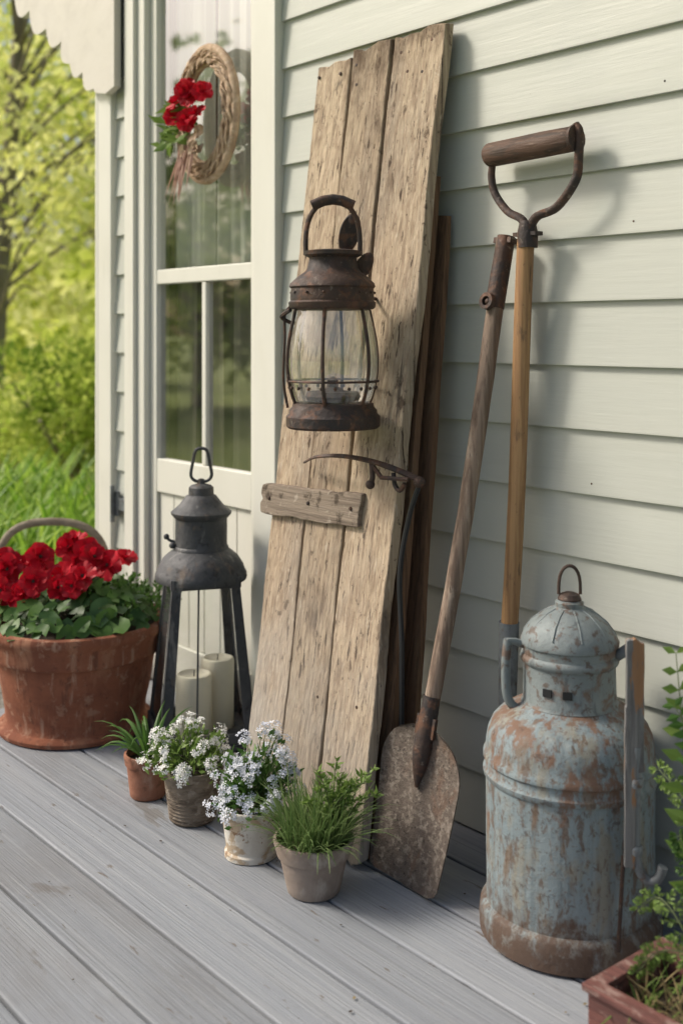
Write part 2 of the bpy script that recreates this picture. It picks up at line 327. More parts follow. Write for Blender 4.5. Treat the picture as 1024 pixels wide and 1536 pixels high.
for z in zs:
    mb.add([(-3.455,.09,z),(-3.455,5,z),(-3.443,5,z+ez),(-3.443,.09,z+ez)],[(0,3,2,1)])
mb.obj('side_siding',m_siding,house,smooth=False)
mb=MB()
box(mb,-3.271,-3.212,-.036,.01,-.01,2.34); box(mb,-3.211,-3.167,-.022,.04,-.01,2.34); 
box(mb,-2.552,-2.450,-.036,.01,-.01,2.34); box(mb,-2.582,-2.553,-.022,.04,-.01,2.34)
box(mb,-3.271,-2.450,-.040,.01,2.341,2.45)
mb.obj('door_casing',m_trim,house,smooth=False,bevel=.003)
GX0,GX1=-3.128,-2.612
door=MB(); yf,yb_=.0,.035
box(door,-3.165,GX0-.001,yf,yb_,0,2.33); box(door,GX1+.001,-2.584,yf,yb_,0,2.33)
box(door,GX0,GX1,yf+.002,yb_,2.24,2.33)
box(door,GX0,GX1,yf+.001,yb_,1.255,1.30)
box(door,GX0,GX1,yf+.001,yb_,.60,.705)
box(door,GX0,GX1,yf+.001,yb_,0,.14)
box(door,-2.872,-2.850,yf+.004,yb_-.004,.706,1.254)
for i in range(6):
    x=GX0+i*.086; box(door,x+.0015,x+.0845,yf+.012,yb_-.004,.141,.599)
door.obj('door_frame',m_trim,house,smooth=False,bevel=.003)
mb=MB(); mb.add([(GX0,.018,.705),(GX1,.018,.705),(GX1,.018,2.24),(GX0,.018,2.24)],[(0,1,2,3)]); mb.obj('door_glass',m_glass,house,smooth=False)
def curtain(mb,x0,x1,z0,z1,y0,amp=.016,fr=75):
    n=int((x1-x0)/.005); vs=[];fs=[]
    for i in range(n+1):
        x=x0+(x1-x0)*i/n
        y=y0+amp*math.sin(x*fr+1.5*math.sin(x*17))+amp*.4*math.sin(x*fr*2.3)
        vs+=[(x,y*1.0,z0),(x,y0+(y-y0)*.6,z1)]
    for i in range(n): fs.append((2*i,2*i+2,2*i+3,2*i+1))
    mb.add(vs,fs)
mb=MB(); curtain(mb,-3.16,-2.93,1.29,2.3,.085); curtain(mb,-2.90,-2.60,1.29,2.3,.088,.018,60); mb.obj('curtain',m_curt,house)
mb=MB(); curtain(mb,-3.16,-3.02,.66,1.28,.09); curtain(mb,-2.97,-2.90,.66,1.28,.10);curtain(mb,-2.82,-2.70,.66,1.28,.09); mb.obj('lower_curtain',m_curt2,house)
mb=MB()
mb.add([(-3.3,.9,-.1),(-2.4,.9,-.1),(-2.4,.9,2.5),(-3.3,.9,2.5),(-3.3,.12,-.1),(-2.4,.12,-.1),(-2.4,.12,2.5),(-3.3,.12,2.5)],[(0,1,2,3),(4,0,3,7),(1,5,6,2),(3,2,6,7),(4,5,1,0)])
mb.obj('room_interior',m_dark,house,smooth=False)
mb=MB(); box(mb,-3.75,2.4,-.25,5.2,2.801,2.88); mb.obj('eave',m_trim,house,smooth=False)
mb=MB(); mb.add([(-3.8,-.3,2.885),(2.5,-.3,2.885),(2.5,2.5,4.2),(-3.8,2.5,4.2),(-3.8,5.3,2.885),(2.5,5.3,2.885)],[(0,1,2,3),(3,2,5,4),(0,3,4),(1,5,2)]); mb.obj('roof',m_roof,house,smooth=False)
out=[(-3.29,2.80),(-4.12,2.80),(-4.12,2.42)]
ctrl=[(-4.06,2.36),(-3.93,2.285),(-3.79,2.19),(-3.67,2.12),(-3.605,2.03),(-3.51,1.985),(-3.43,1.915)]
for a,b in zip(ctrl[:-1],ctrl[1:]):
    a=V(a);b=V(b);d=b-a;nn=V((d.y,-d.x)).normalized()
    if nn.x>0: nn=-nn
    for k in range(8):
        t=k/8; p=a+d*t+nn*d.length*.32*math.sin(math.pi*t); out.append((p.x,p.y))
out+=[(-3.43,1.915),(-3.42,1.90),(-3.35,1.885),(-3.29,1.90)]
n=len(out); mb=MB()
mb.add([(x,-.062,z) for x,z in out]+[(x,-.037,z) for x,z in out],[tuple(range(n)),tuple(range(2*n-1,n-1,-1))]+[(i,n+i,n+(i+1)%n,(i+1)%n) for i in range(n)])
mb.obj('scalloped_bracket',m_bracket,house,smooth=False)
mb=MB(); box(mb,-3.365,-3.325,-.03,-.018,.50,.58); box(mb,-3.35,-3.34,-.045,-.031,.48,.60); box(mb,-3.325,-3.28,-.028,-.018,.52,.56)
mb.obj('latch',m_metal,house,smooth=False,bevel=.002)

# ------------------------------------------------------------ porch floor, ground
mb=MB(); y=.008; rowi=0
while y>-3.4:
    y1=y-.148; cuts=[-3.2,R.uniform(-2.2,.6),2.2] if rowi%3==1 and rowi>5 else [-3.2,2.2]
    for a,b in zip(cuts[:-1],cuts[1:]):
        zt_=R.uniform(-.0012,.0006)
        box(mb,a+(.002 if a>-3 else R.uniform(-.004,.004)),b-(.002 if b<2 else 0),y1+R.uniform(0,.0012),min(y,-.002),-.03,zt_)
    y-=.155; rowi+=1
mb.obj('porch_floor',m_floor,None,smooth=False,bevel=.003)
mb=MB()
for k in range(90):
    x=R.uniform(-3.0,-.7); yy=R.uniform(-1.2,-.1); s_=R.uniform(.0015,.004)
    mb.add([V((x,yy,.0022))+V((math.cos(a_)*s_*R.uniform(.5,1.4),math.sin(a_)*s_*R.uniform(.5,1.4),R.uniform(0,.0015))) for a_ in(0,1.2,2.5,3.8,5)],[(0,1,2,3,4)],R.choice([0,0,1]))
mb.obj('floor_debris',[m_soil,m_dry],None,smooth=False)
mb=MB(); box(mb,-3.17,2.2,-3.4,-.004,-.19,-.034); mb.obj('porch_base',m_dark,None,smooth=False)
mb=MB(); mb.add([(-400,-400,-.2),(400,-400,-.2),(400,400,-.2),(-400,400,-.2)],[(0,1,2,3)]); mb.obj('ground',m_lawn,None,smooth=False)
mb=MB(); n=24; vs=[];fs=[]
for i in range(n+1):
    for k in range(n+1):
        x=-5.3+2.12*i/n; yy=-3+4*k/n; vs.append((x,yy,-.17+.035*noise.noise(V((x*5,yy*5,0)))))
for i in range(n):
    for k in range(n): o=i*(n+1)+k; fs.append((o,o+n+1,o+n+2,o+1))
mb.add(vs,fs); mb.obj('gravel_bed',m_path)

# ------------------------------------------------------------ plank door panel
pan=empty('weathered_plank_panel',(-1.96,-.2,0))
mb=MB()
YB,YT,ZT=-.334,-.05,1.785
xb=[-2.18,-2.048,-1.908,-1.758]; xt=[-2.252,-2.113,-1.966,-1.790]
zt=[1.768,1.787,1.792]
for i in range(3):
    g=.0042
    plank(mb,(xb[i]+g,YB-.003*(i%2),.002+.004*i),(xb[i+1]-g,YB,.002+.004*i),(xt[i]+g,YT,zt[i]),(xt[i+1]-g,YT-.003*(i%2),zt[i]+.006),(0,.028,.004),n=80,j=.0034,ej=.009)
mb.obj('boards',m_plank,pan,smooth=False,bevel=.003)
def py(z): return YB+(YT-YB)*z/1.785
mb=MB()
plank(mb,(-2.232,py(.735)-.0,.737),(-2.232,py(.672)-.0,.668),(-1.872,py(.748),.750),(-1.872,py(.682),.680),(0,-.015,-.002),n=18,j=.0022,ej=.006)
mb.obj('batten',m_batten,pan,smooth=False,bevel=.003)
mb=MB()
for bz in (.3,1.62):
    obox(mb,(-1.98-.02*bz,py(bz)+.038,bz),(.17,0,0),(0,.009,0),(0,.005,.03))
mb.obj('back_ledger',m_plank2,pan,smooth=False)
mb=MB()
for x,z in((-2.235,1.745),(-2.15,1.74),(-2.09,1.75),(-2.0,1.745),(-1.93,1.75),(-1.83,1.76),(-1.90,1.70),(-2.2,.705),(-2.05,.71),(-1.9,.715),(-1.85,1.69),(-2.08,1.70),(-1.95,.3),(-1.82,.31)):
    yy=py(z)-(.016 if .65<z<1 else 0); M_=Matrix.Rotation(math.radians(90),3,'X'); lathe(mb,[(.0048,-.001),(.004,.002),(.0001,.003)],(x,yy,z),10,0,M_)
mb.obj('nail_heads',m_rust,pan)
bk=MB()
plank(bk,(-1.93,-.285,.002),(-1.745,-.285,.002),(-1.99,-.066,1.45),(-1.808,-.066,1.452),(0,.018,0),n=20,j=.002)
bk.obj('leaning_plank',m_plank2,None,smooth=False)
bk=MB()
plank(bk,(-1.92,-.205,.002),(-1.755,-.205,.002),(-1.96,-.042,1.36),(-1.795,-.042,1.365),(0,.015,0),n=20,j=.002)
bk.obj('leaning_plank.001',m_plank2,None,smooth=False)

# ------------------------------------------------------------ hanging lantern
c=V((-1.886,-.297,0)); hl=empty('hanging_lantern',(c.x,c.y,.9))
Rv=V((.639,.769,0)); Fv=V((-.769,.639,0))
mb=MB()
lathe(mb,[(.096,.897),(.101,.902),(.101,.922),(.095,.928),(.094,.936),(.088,.942),(.086,.950),(.080,.952),(.078,.94),(.02,.938),(.0001,.937)],c,56,dent=.03)
lathe(mb,[(.076,1.150),(.088,1.152),(.092,1.156),(.094,1.166),(.089,1.170),(.090,1.176),(.088,1.196),(.092,1.200),(.090,1.207),(.074,1.222),(.060,1.232),(.054,1.240),(.050,1.262),(.062,1.268),(.063,1.276),(.045,1.279),(.043,1.27),(.0001,1.268)],c,56,dent=.03)
def bulge(z): 
    t=(z-.95)/.2; return .080+.0185*math.sin(math.pi*min(max(t,0),1)**.85)
for zz in (.998,):
    tube(mb,[c+V((math.cos(2*math.pi*k/48)*(bulge(zz)+.003),math.sin(2*math.pi*k/48)*(bulge(zz)+.003),zz)) for k in range(48)],.0026,6,closed=True)
for i in range(6):
    a=2*math.pi*i/6+.15
    tube(mb,[c+V((math.cos(a)*(bulge(z)+.003),math.sin(a)*(bulge(z)+.003),z)) for z in [.948+.204*k/12 for k in range(13)]],.0038,8,flat=1.0)
hp=[]
for k in range(25):
    a=math.pi*k/24; hp.append(c+Rv*(-.058*math.cos(a))*(1+.12*math.sin(a))+V((0,0,1.268+.118*math.sin(a)**.75)))
tube(mb,hp,.0055,8)
tube(mb,[c+Rv*(-.045)+V((0,0,1.374)),c+Rv*(-.02)+V((0,0,1.385)),c+Rv*.0+V((0,0,1.388)),c+Rv*.02+V((0,0,1.385)),c+Rv*.045+V((0,0,1.374))],.0135,12,flat=.8)
Mr=Matrix.Rotation(math.atan2(Rv.y,Rv.x),3,'Z')@Matrix.Rotation(math.radians(90),3,'X')
lathe(mb,[(.0001,-.002),(.028,-.002),(.030,0),(.028,.002),(.0001,.002)],c+Rv*.036+Fv*.03+V((0,0,1.318)),24,0,Mr@Matrix.Rotation(math.radians(-15),3,'Z')@Matrix.Diagonal(V((.75,1.5,1))))
lathe(mb,[(.0001,-.002),(.02,-.002),(.022,0),(.02,.002),(.0001,.002)],c+Rv*.066+Fv*.01+V((0,0,1.245)),24,0,Mr@Matrix.Rotation(math.radians(-30),3,'Z')@Matrix.Diagonal(V((.8,1.5,1))))
tube(mb,crv([c+Rv*-.09+V((0,0,1.16)),c+Rv*-.103+V((0,0,1.14)),c+Rv*-.103+V((0,0,1.09)),c+Rv*-.106+V((0,0,1.0)),c+Rv*-.097+V((0,0,.94))],5),.003,6)
tube(mb,crv([c+Rv*-.09+Fv*-.03+V((0,0,1.15)),c+Rv*-.11+V((0,0,1.135)),c+Rv*-.085+V((0,0,1.12))],5),.0045,6)
for i in range(20):
    a=2*math.pi*i/20; ball(mb,c+V((math.cos(a)*(bulge(.985)+.001),math.sin(a)*(bulge(.985)+.001),.984)),.0038,n=6)
for i in range(14):
    a=2*math.pi*i/14; ball(mb,c+V((math.cos(a)*.0895,math.sin(a)*.0895,1.187)),.003,n=6)
mb.obj('iron_frame',m_rust,hl)
mb=MB(); lathe(mb,[(bulge(.95+.2*k/14)-.002,.95+.2*k/14) for k in range(15)],c,48,closed=False)
mb.f=[f for f in mb.f if len(f)==4]; mb.m=[0]*len(mb.f); mb.obj('glass_globe',m_lglass,hl)
mb=MB(); lathe(mb,[(.03,.938),(.034,.96),(.03,.975),(.012,.985),(.012,1.0),(.016,1.0),(.0001,1.008)],c,24)
lathe(mb,[(.055,.956),(.06,.965),(.055,.975),(.03,.975)],c,24)
mb.obj('burner',m_rust,hl)
mb=MB()
tube(mb,[(c.x,c.y+.05,1.175),(c.x-.03,py(1.175)+.004,1.178)],.004,8); mb.obj('wall_bracket',m_rust,hl)

# ------------------------------------------------------------ iron hook tool with cord
tl=empty('iron_hook_tool',(-1.75,-.22,.4))
mb=MB()
arm=crv([(-2.065,-.235,.803),(-1.985,-.262,.824),(-1.885,-.268,.834),(-1.78,-.262,.828),(-1.70,-.23,.802),(-1.685,-.225,.792)],6)
tube(mb,arm,[.0042,.0085],8,flat=.6)
tube(mb,crv([(-1.80,-.262,.826),(-1.79,-.268,.80),(-1.795,-.268,.785)],4),.006,8)
tube(mb,crv([(-1.745,-.25,.81),(-1.74,-.25,.785),(-1.725,-.25,.775),(-1.71,-.25,.79)],4),.005,8)
ball(mb,(-1.795,-.27,.782),.010); ball(mb,(-1.69,-.228,.794),.012)
tube(mb,[(-1.80,-.262,.824),(-1.76,-.27,.80),(-1.70,-.25,.80)],.005,6)
mb.obj('curved_arm',m_rust,tl)
mb=MB(); tube(mb,crv([(-1.69,-.225,.795),(-1.716,-.232,.72),(-1.738,-.238,.60),(-1.732,-.238,.45),(-1.735,-.235,.25),(-1.725,-.232,.09),(-1.715,-.23,.005)],8),.0055,8); mb.obj('cord',m_black,tl)

# ------------------------------------------------------------ shovel
B=V((-1.654,-.305,.004)); T=V((-1.613,-.040,1.298)); d=(T-B).normalized(); L=(T-B).length
sh=empty('long_handled_shovel',B); X=V((1,0,0)); X=(X-d*X.dot(d)).normalized(); N=X.cross(d)
if N.y>0: N=-N
mb=MB(); n=26; m=14; vs=[];fs=[]
def hw(s):
    if s<.025: return .078+.020*math.sqrt(s/.025)
    if s<.22: return .098+.014*(s-.025)/.195
    return .098*math.sqrt(max(1-((s-.22)/.088)**2,0))+.014
for side in(0,1):
    for i in range(n+1):
        s=.305*i/n
        for k in range(m+1):
            q=k/m*2-1
            rib=.010*math.exp(-(q/.16)**2)*min(1,max(0,(s-.06)/.15))
            cup=.012*q*q - .004*math.sin(s*12)
            p=B+d*s+X*hw(s)*q+N*(cup+rib)-N*(.0035*side)
            if i==0: p=p+d*(.006*q*q)+d*.004*noise.noise(V((q*3,0,1)))
            vs.append(p)
W=m+1;O=(n+1)*W
for i in range(n):
    for k in range(m):
        a=i*W+k; fs.append((a,a+1,a+W+1,a+W)); fs.append((O+a+1,O+a,O+a+W,O+a+W+1))
for i in range(n):
    a=i*W; fs.append((a+W,a,O+a,O+a+W)); a=i*W+m; fs.append((a,a+W,O+a+W,O+a))
for k in range(m):
    fs.append((k,O+k,O+k+1,k+1)); a=n*W+k; fs.append((a+1,O+a+1,O+a,a))
mb.add(vs,fs); mb.obj('blade',m_blade,sh,angle=60)
mb=MB(); pts=[B+d*(.19+.18*k/10)+N*(.010-.003*k/10) for k in range(11)]
tube(mb,pts,[.003,.009,.014,.018,.020,.020,.0195,.019,.0185,.018,.0175],14)
obox(mb,B+d*.31+N*.01,X*.026,d*.02,N*.004)
mb.obj('socket',m_rust,sh)
mb=MB(); pts=[B+d*(.345+(L-.345)*k/20)+N*.006+X*(.008*math.sin(k/20*math.pi*1.3))+X*.0018*noise.noise(V((k*.7,0,3))) for k in range(21)]
tube(mb,pts,[.0160+.0022*(k/20)+.0008*noise.noise(V((k*.9,1,0))) for k in range(21)],16); mb.obj('handle',m_handle2,sh)
mb=MB(); q0=B+d*(L-.15)+N*.006-X*.005; q1=B+d*(L+.005)+N*.006-X*.004
tube(mb,[q0,q0.lerp(q1,.5),q1],[.0205,.020,.019],14)
Mb=Matrix((X,N,d)).transposed()
lathe(mb,[(.010,0),(.018,.0),(.018,.012),(.010,.012)],q0+N*.018+d*.01,16,0,Mb@Matrix.Rotation(math.radians(-90),3,'X'),closed=True)
ball(mb,q0+N*.02+d*.01,.008)
obox(mb,q1-d*.01,X*.024,N*.012,d*.006)
mb.obj('ferrule',m_rust,sh)

# ------------------------------------------------------------ D handle fork
fk=empty('d_handle_garden_fork',(-1.59,-.06,0))
top=V((-1.547,-.058,1.306)); bot=V((-1.592,-.068,.44))
mb=MB(); pts=[bot.lerp(top,k/14)+V((.004*math.sin(k*.35),0,0)) for k in range(15)]; tube(mb,pts,.0178,16); mb.obj('shaft',m_handle,fk)
mb=MB(); g0=V((-1.655,-.06,1.478)); g1=V((-1.425,-.06,1.484))
prof=[(.0001,-.001),(.021,0),(.0255,.006),(.0255,.09),(.0262,.15),(.0255,.222),(.021,.23),(.0001,.231)]
ax=(g1-g0).normalized(); lathe(mb,prof,g0,24,0,ax.to_track_quat('Z','Y').to_matrix(),dent=.05); mb.obj('grip',m_grip,fk)
mb=MB()
tube(mb,crv([g0+V((.012,0,-.02)),(-1.645,-.06,1.43),(-1.635,-.06,1.395),(-1.60,-.06,1.355),(-1.558,-.06,1.332),(-1.548,-.062,1.29)],6),[.0075,.010],10,flat=.75)
tube(mb,crv([g1+V((.002,0,.028)),g1+V((.012,0,.01)),(-1.415,-.06,1.44),(-1.423,-.06,1.40),(-1.47,-.06,1.352),(-1.525,-.06,1.335),(-1.546,-.062,1.29)],6),[.0085,.010],10,flat=.75)
lathe(mb,[(.0001,-.003),(.024,-.003),(.027,0),(.027,.006),(.0001,.008)],g1,20,0,ax.to_track_quat('Z','Y').to_matrix())
tube(mb,[top+V((-.0,0,-.03)),top+V((0,0,.0)),top+V((0,0,.025))],[.0205,.0215,.016],14)
obox(mb,top+V((0,-.0,-.002)),(.030,0,0),(0,.012,0),(0,0,.004))
mb.obj('d_yoke',m_rust,fk)
mb=MB(); a=V((-1.59,-.067,.50)); b=V((-1.595,-.066,.335))
tube(mb,[a,b],[.0215,.019],14); tube(mb,[b,b+V((-.006,0,-.06))],[.019,.012],10)
e=b+V((.004,0,-.06)); tube(mb,[e+V((-.04,0,0)),e+V((.05,0,0))],.008,8)
for k in range(4):
    x=-.04+.03*k; tube(mb,crv([e+V((x,0,0)),e+V((x,-.004,-.13)),V((e.x+x,-.06,.004))],5),[.006,.003],8)
mb.obj('fork_head',m_metal,fk)

# ------------------------------------------------------------ milk can
C=V((-1.337,-.184,0)); mc=empty('galvanized_milk_can',C)
mb=MB()
def dense(prof,st=.02):
    o=[prof[0]]
    for a,b in zip(prof[:-1],prof[1:]):
        n=max(1,int(math.hypot(b[0]-a[0],b[1]-a[1])/st))
        for k in range(1,n+1): o.append((a[0]+(b[0]-a[0])*k/n,a[1]+(b[1]-a[1])*k/n))
    return o
lathe(mb,dense([(.158,.002),(.1635,.006),(.1645,.030),(.1625,.052),(.158,.060),(.152,.063),(.1515,.10),(.1525,.18),(.1515,.285),(.156,.290),(.157,.298),(.153,.303),(.1525,.315),(.157,.320),(.157,.328),(.153,.333),
  (.152,.350),(.149,.368),(.141,.386),(.127,.401),(.108,.412),(.092,.419),(.086,.424)]),C,96,dent=.018)
mb.obj('body',m_can,mc)
mb=MB()
lathe(mb,[(.0845,.420),(.088,.424),(.0845,.430),(.0835,.495),(.0885,.499),(.0905,.505),(.0885,.511),(.085,.514),(.085,.528),(.089,.531),(.0895,.537),(.083,.552),(.068,.572),(.048,.587),(.030,.595),(.026,.598),(.026,.606),(.018,.612),(.0001,.614)],C,72,dent=.025)
for k in range(10):
    a=2*math.pi*k/10; tube(mb,[C+V((math.cos(a)*r,math.sin(a)*r,z-.0008)) for r,z in((.084,.551),(.068,.573),(.048,.588),(.03,.596))],.0014,6)
mb.obj('neck_and_lid',m_can2,mc)
mb=MB(); lathe(mb,[(.020,.606),(.022,.612),(.018,.620),(.008,.624),(.0001,.625)],C,20)
rp=[]
for k in range(15):
    a=math.pi*k/14; rp.append(C+Rv*(-.020*math.cos(a))+V((0,0,.620+.052*math.sin(a)**.6)))
tube(mb,rp,.0032,8); mb.obj('ring_handle',m_rust,mc)
mb=MB()
for px_ in(-.053,-.020):
    rr=.0848; f=math.sqrt(rr*rr-px_*px_); p=C+Rv*px_-Fv*f; nrm=(p-C).normalized(); tg=V((-nrm.y,nrm.x,0))
    obox(mb,p+V((0,0,.458)),tg*.0085,nrm*.0014,V((0,0,.007)))
mb.obj('vent_slots',m_black,mc,smooth=False)
mb=MB()
p0=C-Rv*.083+V((0,0,.525)); 
tube(mb,[p0+Rv*.005,p0-Rv*.018+V((0,0,.008)),p0-Rv*.032+V((0,0,.008))],.0085,10,flat=.7)
tube(mb,crv([p0-Rv*.030+V((0,0,.012)),p0-Rv*.034+V((0,0,-.03)),p0-Rv*.032+V((0,0,-.09)),p0-Rv*.014+V((0,0,-.115)),p0+Rv*.02+V((0,0,-.115))],5),.0085,10)
mb.obj('side_handle',m_can2,mc)
K=V((-1.166,-.226,0))
mb=MB(); plank(mb,K+V((-.010,-.010,.36)),K+V((.010,.012,.36)),K+V((-.009,-.010,.582)),K+V((.011,.012,.578)),V((.010,-.010,0)),n=10,j=.001,ej=.004)
plank(mb,K+V((-.012,-.012,.195)),K+V((.0,.0,.195)),K+V((-.010,-.012,.47)),K+V((.006,.003,.47)),V((.009,-.009,0)),n=10,j=.001,ej=.003)
mb.obj('lever_bar',m_lever,mc,smooth=False,bevel=.002)
mb=MB()
tube(mb,crv([K+V((.008,-.002,.40)),K+V((.004,.0,.30)),K+V((.004,0,.22)),K+V((.010,.006,.185)),K+V((.022,.014,.172)),K+V((.036,.02,.18)),K+V((.042,.024,.20))],6),.0085,12)
lathe(mb,[(.0105,0),(.0125,.004),(.0125,.012),(.0105,.016)],K+V((.004,0,.215)),14)
lathe(mb,[(.0105,0),(.0125,.004),(.0125,.012),(.0105,.016)],K+V((.006,-.001,.33)),14)
tube(mb,crv([C+Rv*.08-Fv*.03+V((0,0,.515)),C+Rv*.10-Fv*.05+V((0,0,.535)),K+V((-.004,-.002,.56))],5),.010,10)
mb.obj('pipe',m_metal,mc)
mb=MB(); tube(mb,[K+V((-.012,-.012,.21)),K+V((-.018,-.016,.07)),K+V((-.020,-.014,.045))],.0035,6); 
tube(mb,[K+V((-.022,-.012,.047)),K+V((-.04,.0,.045))],.0035,6); mb.obj('rod',m_rust,mc)

# ------------------------------------------------------------ floor lantern
lc=V((-2.60,-.172,0)); fl=empty('candle_lantern',lc)
ang=math.atan2(-.639,.769)+math.radians(16)
ca,sa=math.cos(ang),math.sin(ang); U=V((ca,sa,0)); Wv=V((-sa,ca,0))
mb=MB()
def corner(i,h,z): 
    sx,sy=[(1,1),(1,-1),(-1,-1),(-1,1)][i]; return lc+U*h*sx+Wv*h*sy+V((0,0,z))
obox(mb,lc+V((0,0,.018)),U*.135,Wv*.135,V((0,0,.008)))
for i in range(4):
    a0=corner(i,.127,.026); b0=corner(i,.088,.450); dd=(b0-a0)
    sx,sy=[(1,1),(1,-1),(-1,-1),(-1,1)][i]
    for (e1,e2) in((U*-sx,Wv*sy),(Wv*-sy,U*sx)):
        w=.030; th=.004
        vs=[a0,a0+e1*w,a0+e1*w-e2*th,a0-e2*th,b0,b0+e1*w*.8,b0+e1*w*.8-e2*th,b0-e2*th]
        mb.add(vs,HF)
    a1=corner((i+1)%4,.127,.026); mid=(a0+a1)/2
    obox(mb,(a0+a1)/2+V((0,0,.014)),(a1-a0)/2*.98,(mid-lc-V((0,0,mid.z))).normalized()*.003,V((0,0,.014)))
    a2=corner(i,.09,.44); a3=corner((i+1)%4,.09,.44); mid=(a2+a3)/2
    obox(mb,mid,(a3-a2)/2*.98,(mid-lc-V((0,0,mid.z))).normalized()*.003,V((0,0,.014)))
    obox(mb,corner(i,.122,.005),U*.015,Wv*.015,V((0,0,.005)))
f0=(corner(0,.120,.05)+corner(1,.120,.05)*1)/2; f1=(corner(0,.085,.44)+corner(1,.085,.44))/2
tube(mb,[f0-Wv*.03,f1-Wv*.02],.003,6)
mb.obj('posts',m_iron,fl,smooth=False,bevel=.0015)
mb=MB()
lathe(mb,dense([(.100,.436),(.121,.436),(.123,.442),(.121,.456),(.117,.462),(.113,.476),(.100,.497),(.084,.511),(.074,.518),(.0735,.524),(.070,.528),(.069,.60),(.073,.604),(.080,.612),(.081,.618),(.074,.624),(.060,.636),(.046,.654),(.040,.662),(.034,.664),(.033,.684),(.026,.690),(.010,.694),(.008,.706),(.0001,.708)]),lc,56,dent=.03)
tube(mb,crv([lc-Rv*.066+V((0,0,.535)),lc-Rv*.085+V((0,0,.540)),lc-Rv*.092+V((0,0,.548))],4),.004,8); ball(mb,lc-Rv*.094+V((0,0,.55)),.008)
ball(mb,lc-Rv*.075-Fv*.02+V((0,0,.53)),.009)
rp=[lc+Rv*x+V((0,0,z)) for x,z in((0,.698),(-.018,.702),(-.028,.716),(-.024,.745),(-.018,.775),(-.012,.786),(.0,.789),(.012,.786),(.018,.775),(.024,.745),(.028,.716),(.018,.702))]
tube(mb,crv(rp+[rp[0]],4)[:-1],.0045,8,closed=True)
mb.obj('hood',m_iron,fl)
mb=MB()
for i in range(4):
    j=(i+1)%4
    p=[corner(i,.1235,.03),corner(j,.1235,.03),corner(j,.0845,.44),corner(i,.0845,.44)]; mb.add(p,[(0,1,2,3)])
mb.obj('glass_panes',m_lglass2,fl,smooth=False)
for nm,off,r,h in(('candle',-Fv*.045-Rv*.014,.048,.165),('candle_tall',Fv*.035+Rv*.040,.045,.185)):
    mb=MB(); lathe(mb,dense([(r-.001,.027),(r,.03),(r,.03+h-.01),(r-.003,.03+h-.002),(r-.008,.03+h),(r-.014,.03+h-.006),(.004,.03+h-.009),(.0001,.03+h-.009)]),lc+off,36,dent=.03)
    tube(mb,[lc+off+V((0,0,.03+h-.01)),lc+off+V((.002,0,.03+h+.008))],.0015,6,1)
    mb.obj(nm,[m_candle,m_black],fl)

# ------------------------------------------------------------ pots
def pot(name,c,prof,mat,dent=.012):
    e=empty(name,c); mb=MB(); c=V(c)
    lathe(mb,prof,c,64,dent=dent); mb.obj('pot_body',mat,e,angle=35); return e
def potprof(r0,r1,h,rimh,rimo,wall=.006,foot=0):
    p=[(r0-.002,.0015),(r0,.004)]
    if foot: p=[(r0+foot,.0015),(r0+foot,.012),(r0,.016)]
    rz=h-rimh; rr=r0+(r1-rimo-r0)*(rz/h)
    for k in range(1,6): p.append((r0+(rr-r0)*k/5,.004+foot*.8+(rz-.004)*k/5 if not foot else .016+(rz-.016)*k/5))
    p+=[(rr+rimo,rz+.003),(r1,h-.006),(r1-.001,h-.001),(r1-.003,h),(r1-wall,h),(r1-wall-.002,h-.004),(r1-wall-.004,h-.022),(.0001,h-.018)]
    return p
PC=V((-2.935,-.372,0))
gp=empty('terracotta_planter',PC); mb=MB()
pr=[(.200,.0015),(.213,.004),(.215,.014),(.211,.020),(.196,.026),(.192,.034),(.194,.06),(.205,.12),(.216,.18),(.221,.206),(.226,.210),(.236,.214),(.240,.224),(.241,.25),(.244,.262),(.248,.268),(.255,.276),(.257,.288),(.253,.298),(.243,.302),(.230,.298),(.221,.29),(.218,.27),(.0001,.275)]
lathe(mb,dense(pr,.015),PC,96,dent=.018); mb.obj('pot_body',m_terra,gp,angle=35)
mb=MB(); lathe(mb,[(.219,.272),(.15,.285),(.0001,.30)],PC,32); mb.f=[f for f in mb.f if len(f)==4]; mb.m=[0]*len(mb.f); mb.obj('soil_fill',m_soil,gp)
fp=empty('red_geranium',PC+V((0,0,.28))); mbl=MB(); mbf=MB()
def rleaf(mb,c,nrm,r,mi=0):
    c=V(c);nrm=nrm.normalized();t=nrm.orthogonal().normalized();b=nrm.cross(t);n=11;vs=[c-nrm*r*.15];a0=R.random()*6
    for i in range(n):
        a=a0+2*math.pi*i/n*.93; q=r*(1+.10*math.sin(a*5)); vs.append(c+t*math.cos(a)*q+b*math.sin(a)*q*.85+nrm*r*.12*math.sin(3*a))
    mb.add(vs,[(0,i,i+1) for i in range(1,n)],mi)
for k in range(190):
    a=R.uniform(0,2*math.pi); r=.235*math.sqrt(R.random()); hgt=.30+.10*(1-(r/.25)**2)*R.uniform(.3,1)+R.uniform(0,.03)
    p=PC+V((math.cos(a)*r,math.sin(a)*r,hgt)); nn=V((math.cos(a)*r*3,math.sin(a)*r*3,.8))+rdir()*.5+V((.2,-.3,0))
    rleaf(mbl,p,nn,R.uniform(.02,.038),R.choice([0,1,1]))
    if k%3==0: tube(mbl,[p,PC+V((math.cos(a)*r*.5,math.sin(a)*r*.5,.28))],.0018,5,2)
cl=[(-.15,-.04,.12),(-.095,.0,.145),(-.04,-.05,.125),(.02,.0,.160),(.080,-.03,.145),(.050,-.09,.105),(-.075,-.10,.100),(-.16,.05,.13),(.11,.04,.150),(-.02,.07,.165),(-.2,-.06,.10),(.0,-.10,.110),(-.125,-.10,.085),(-.2,.0,.13)]
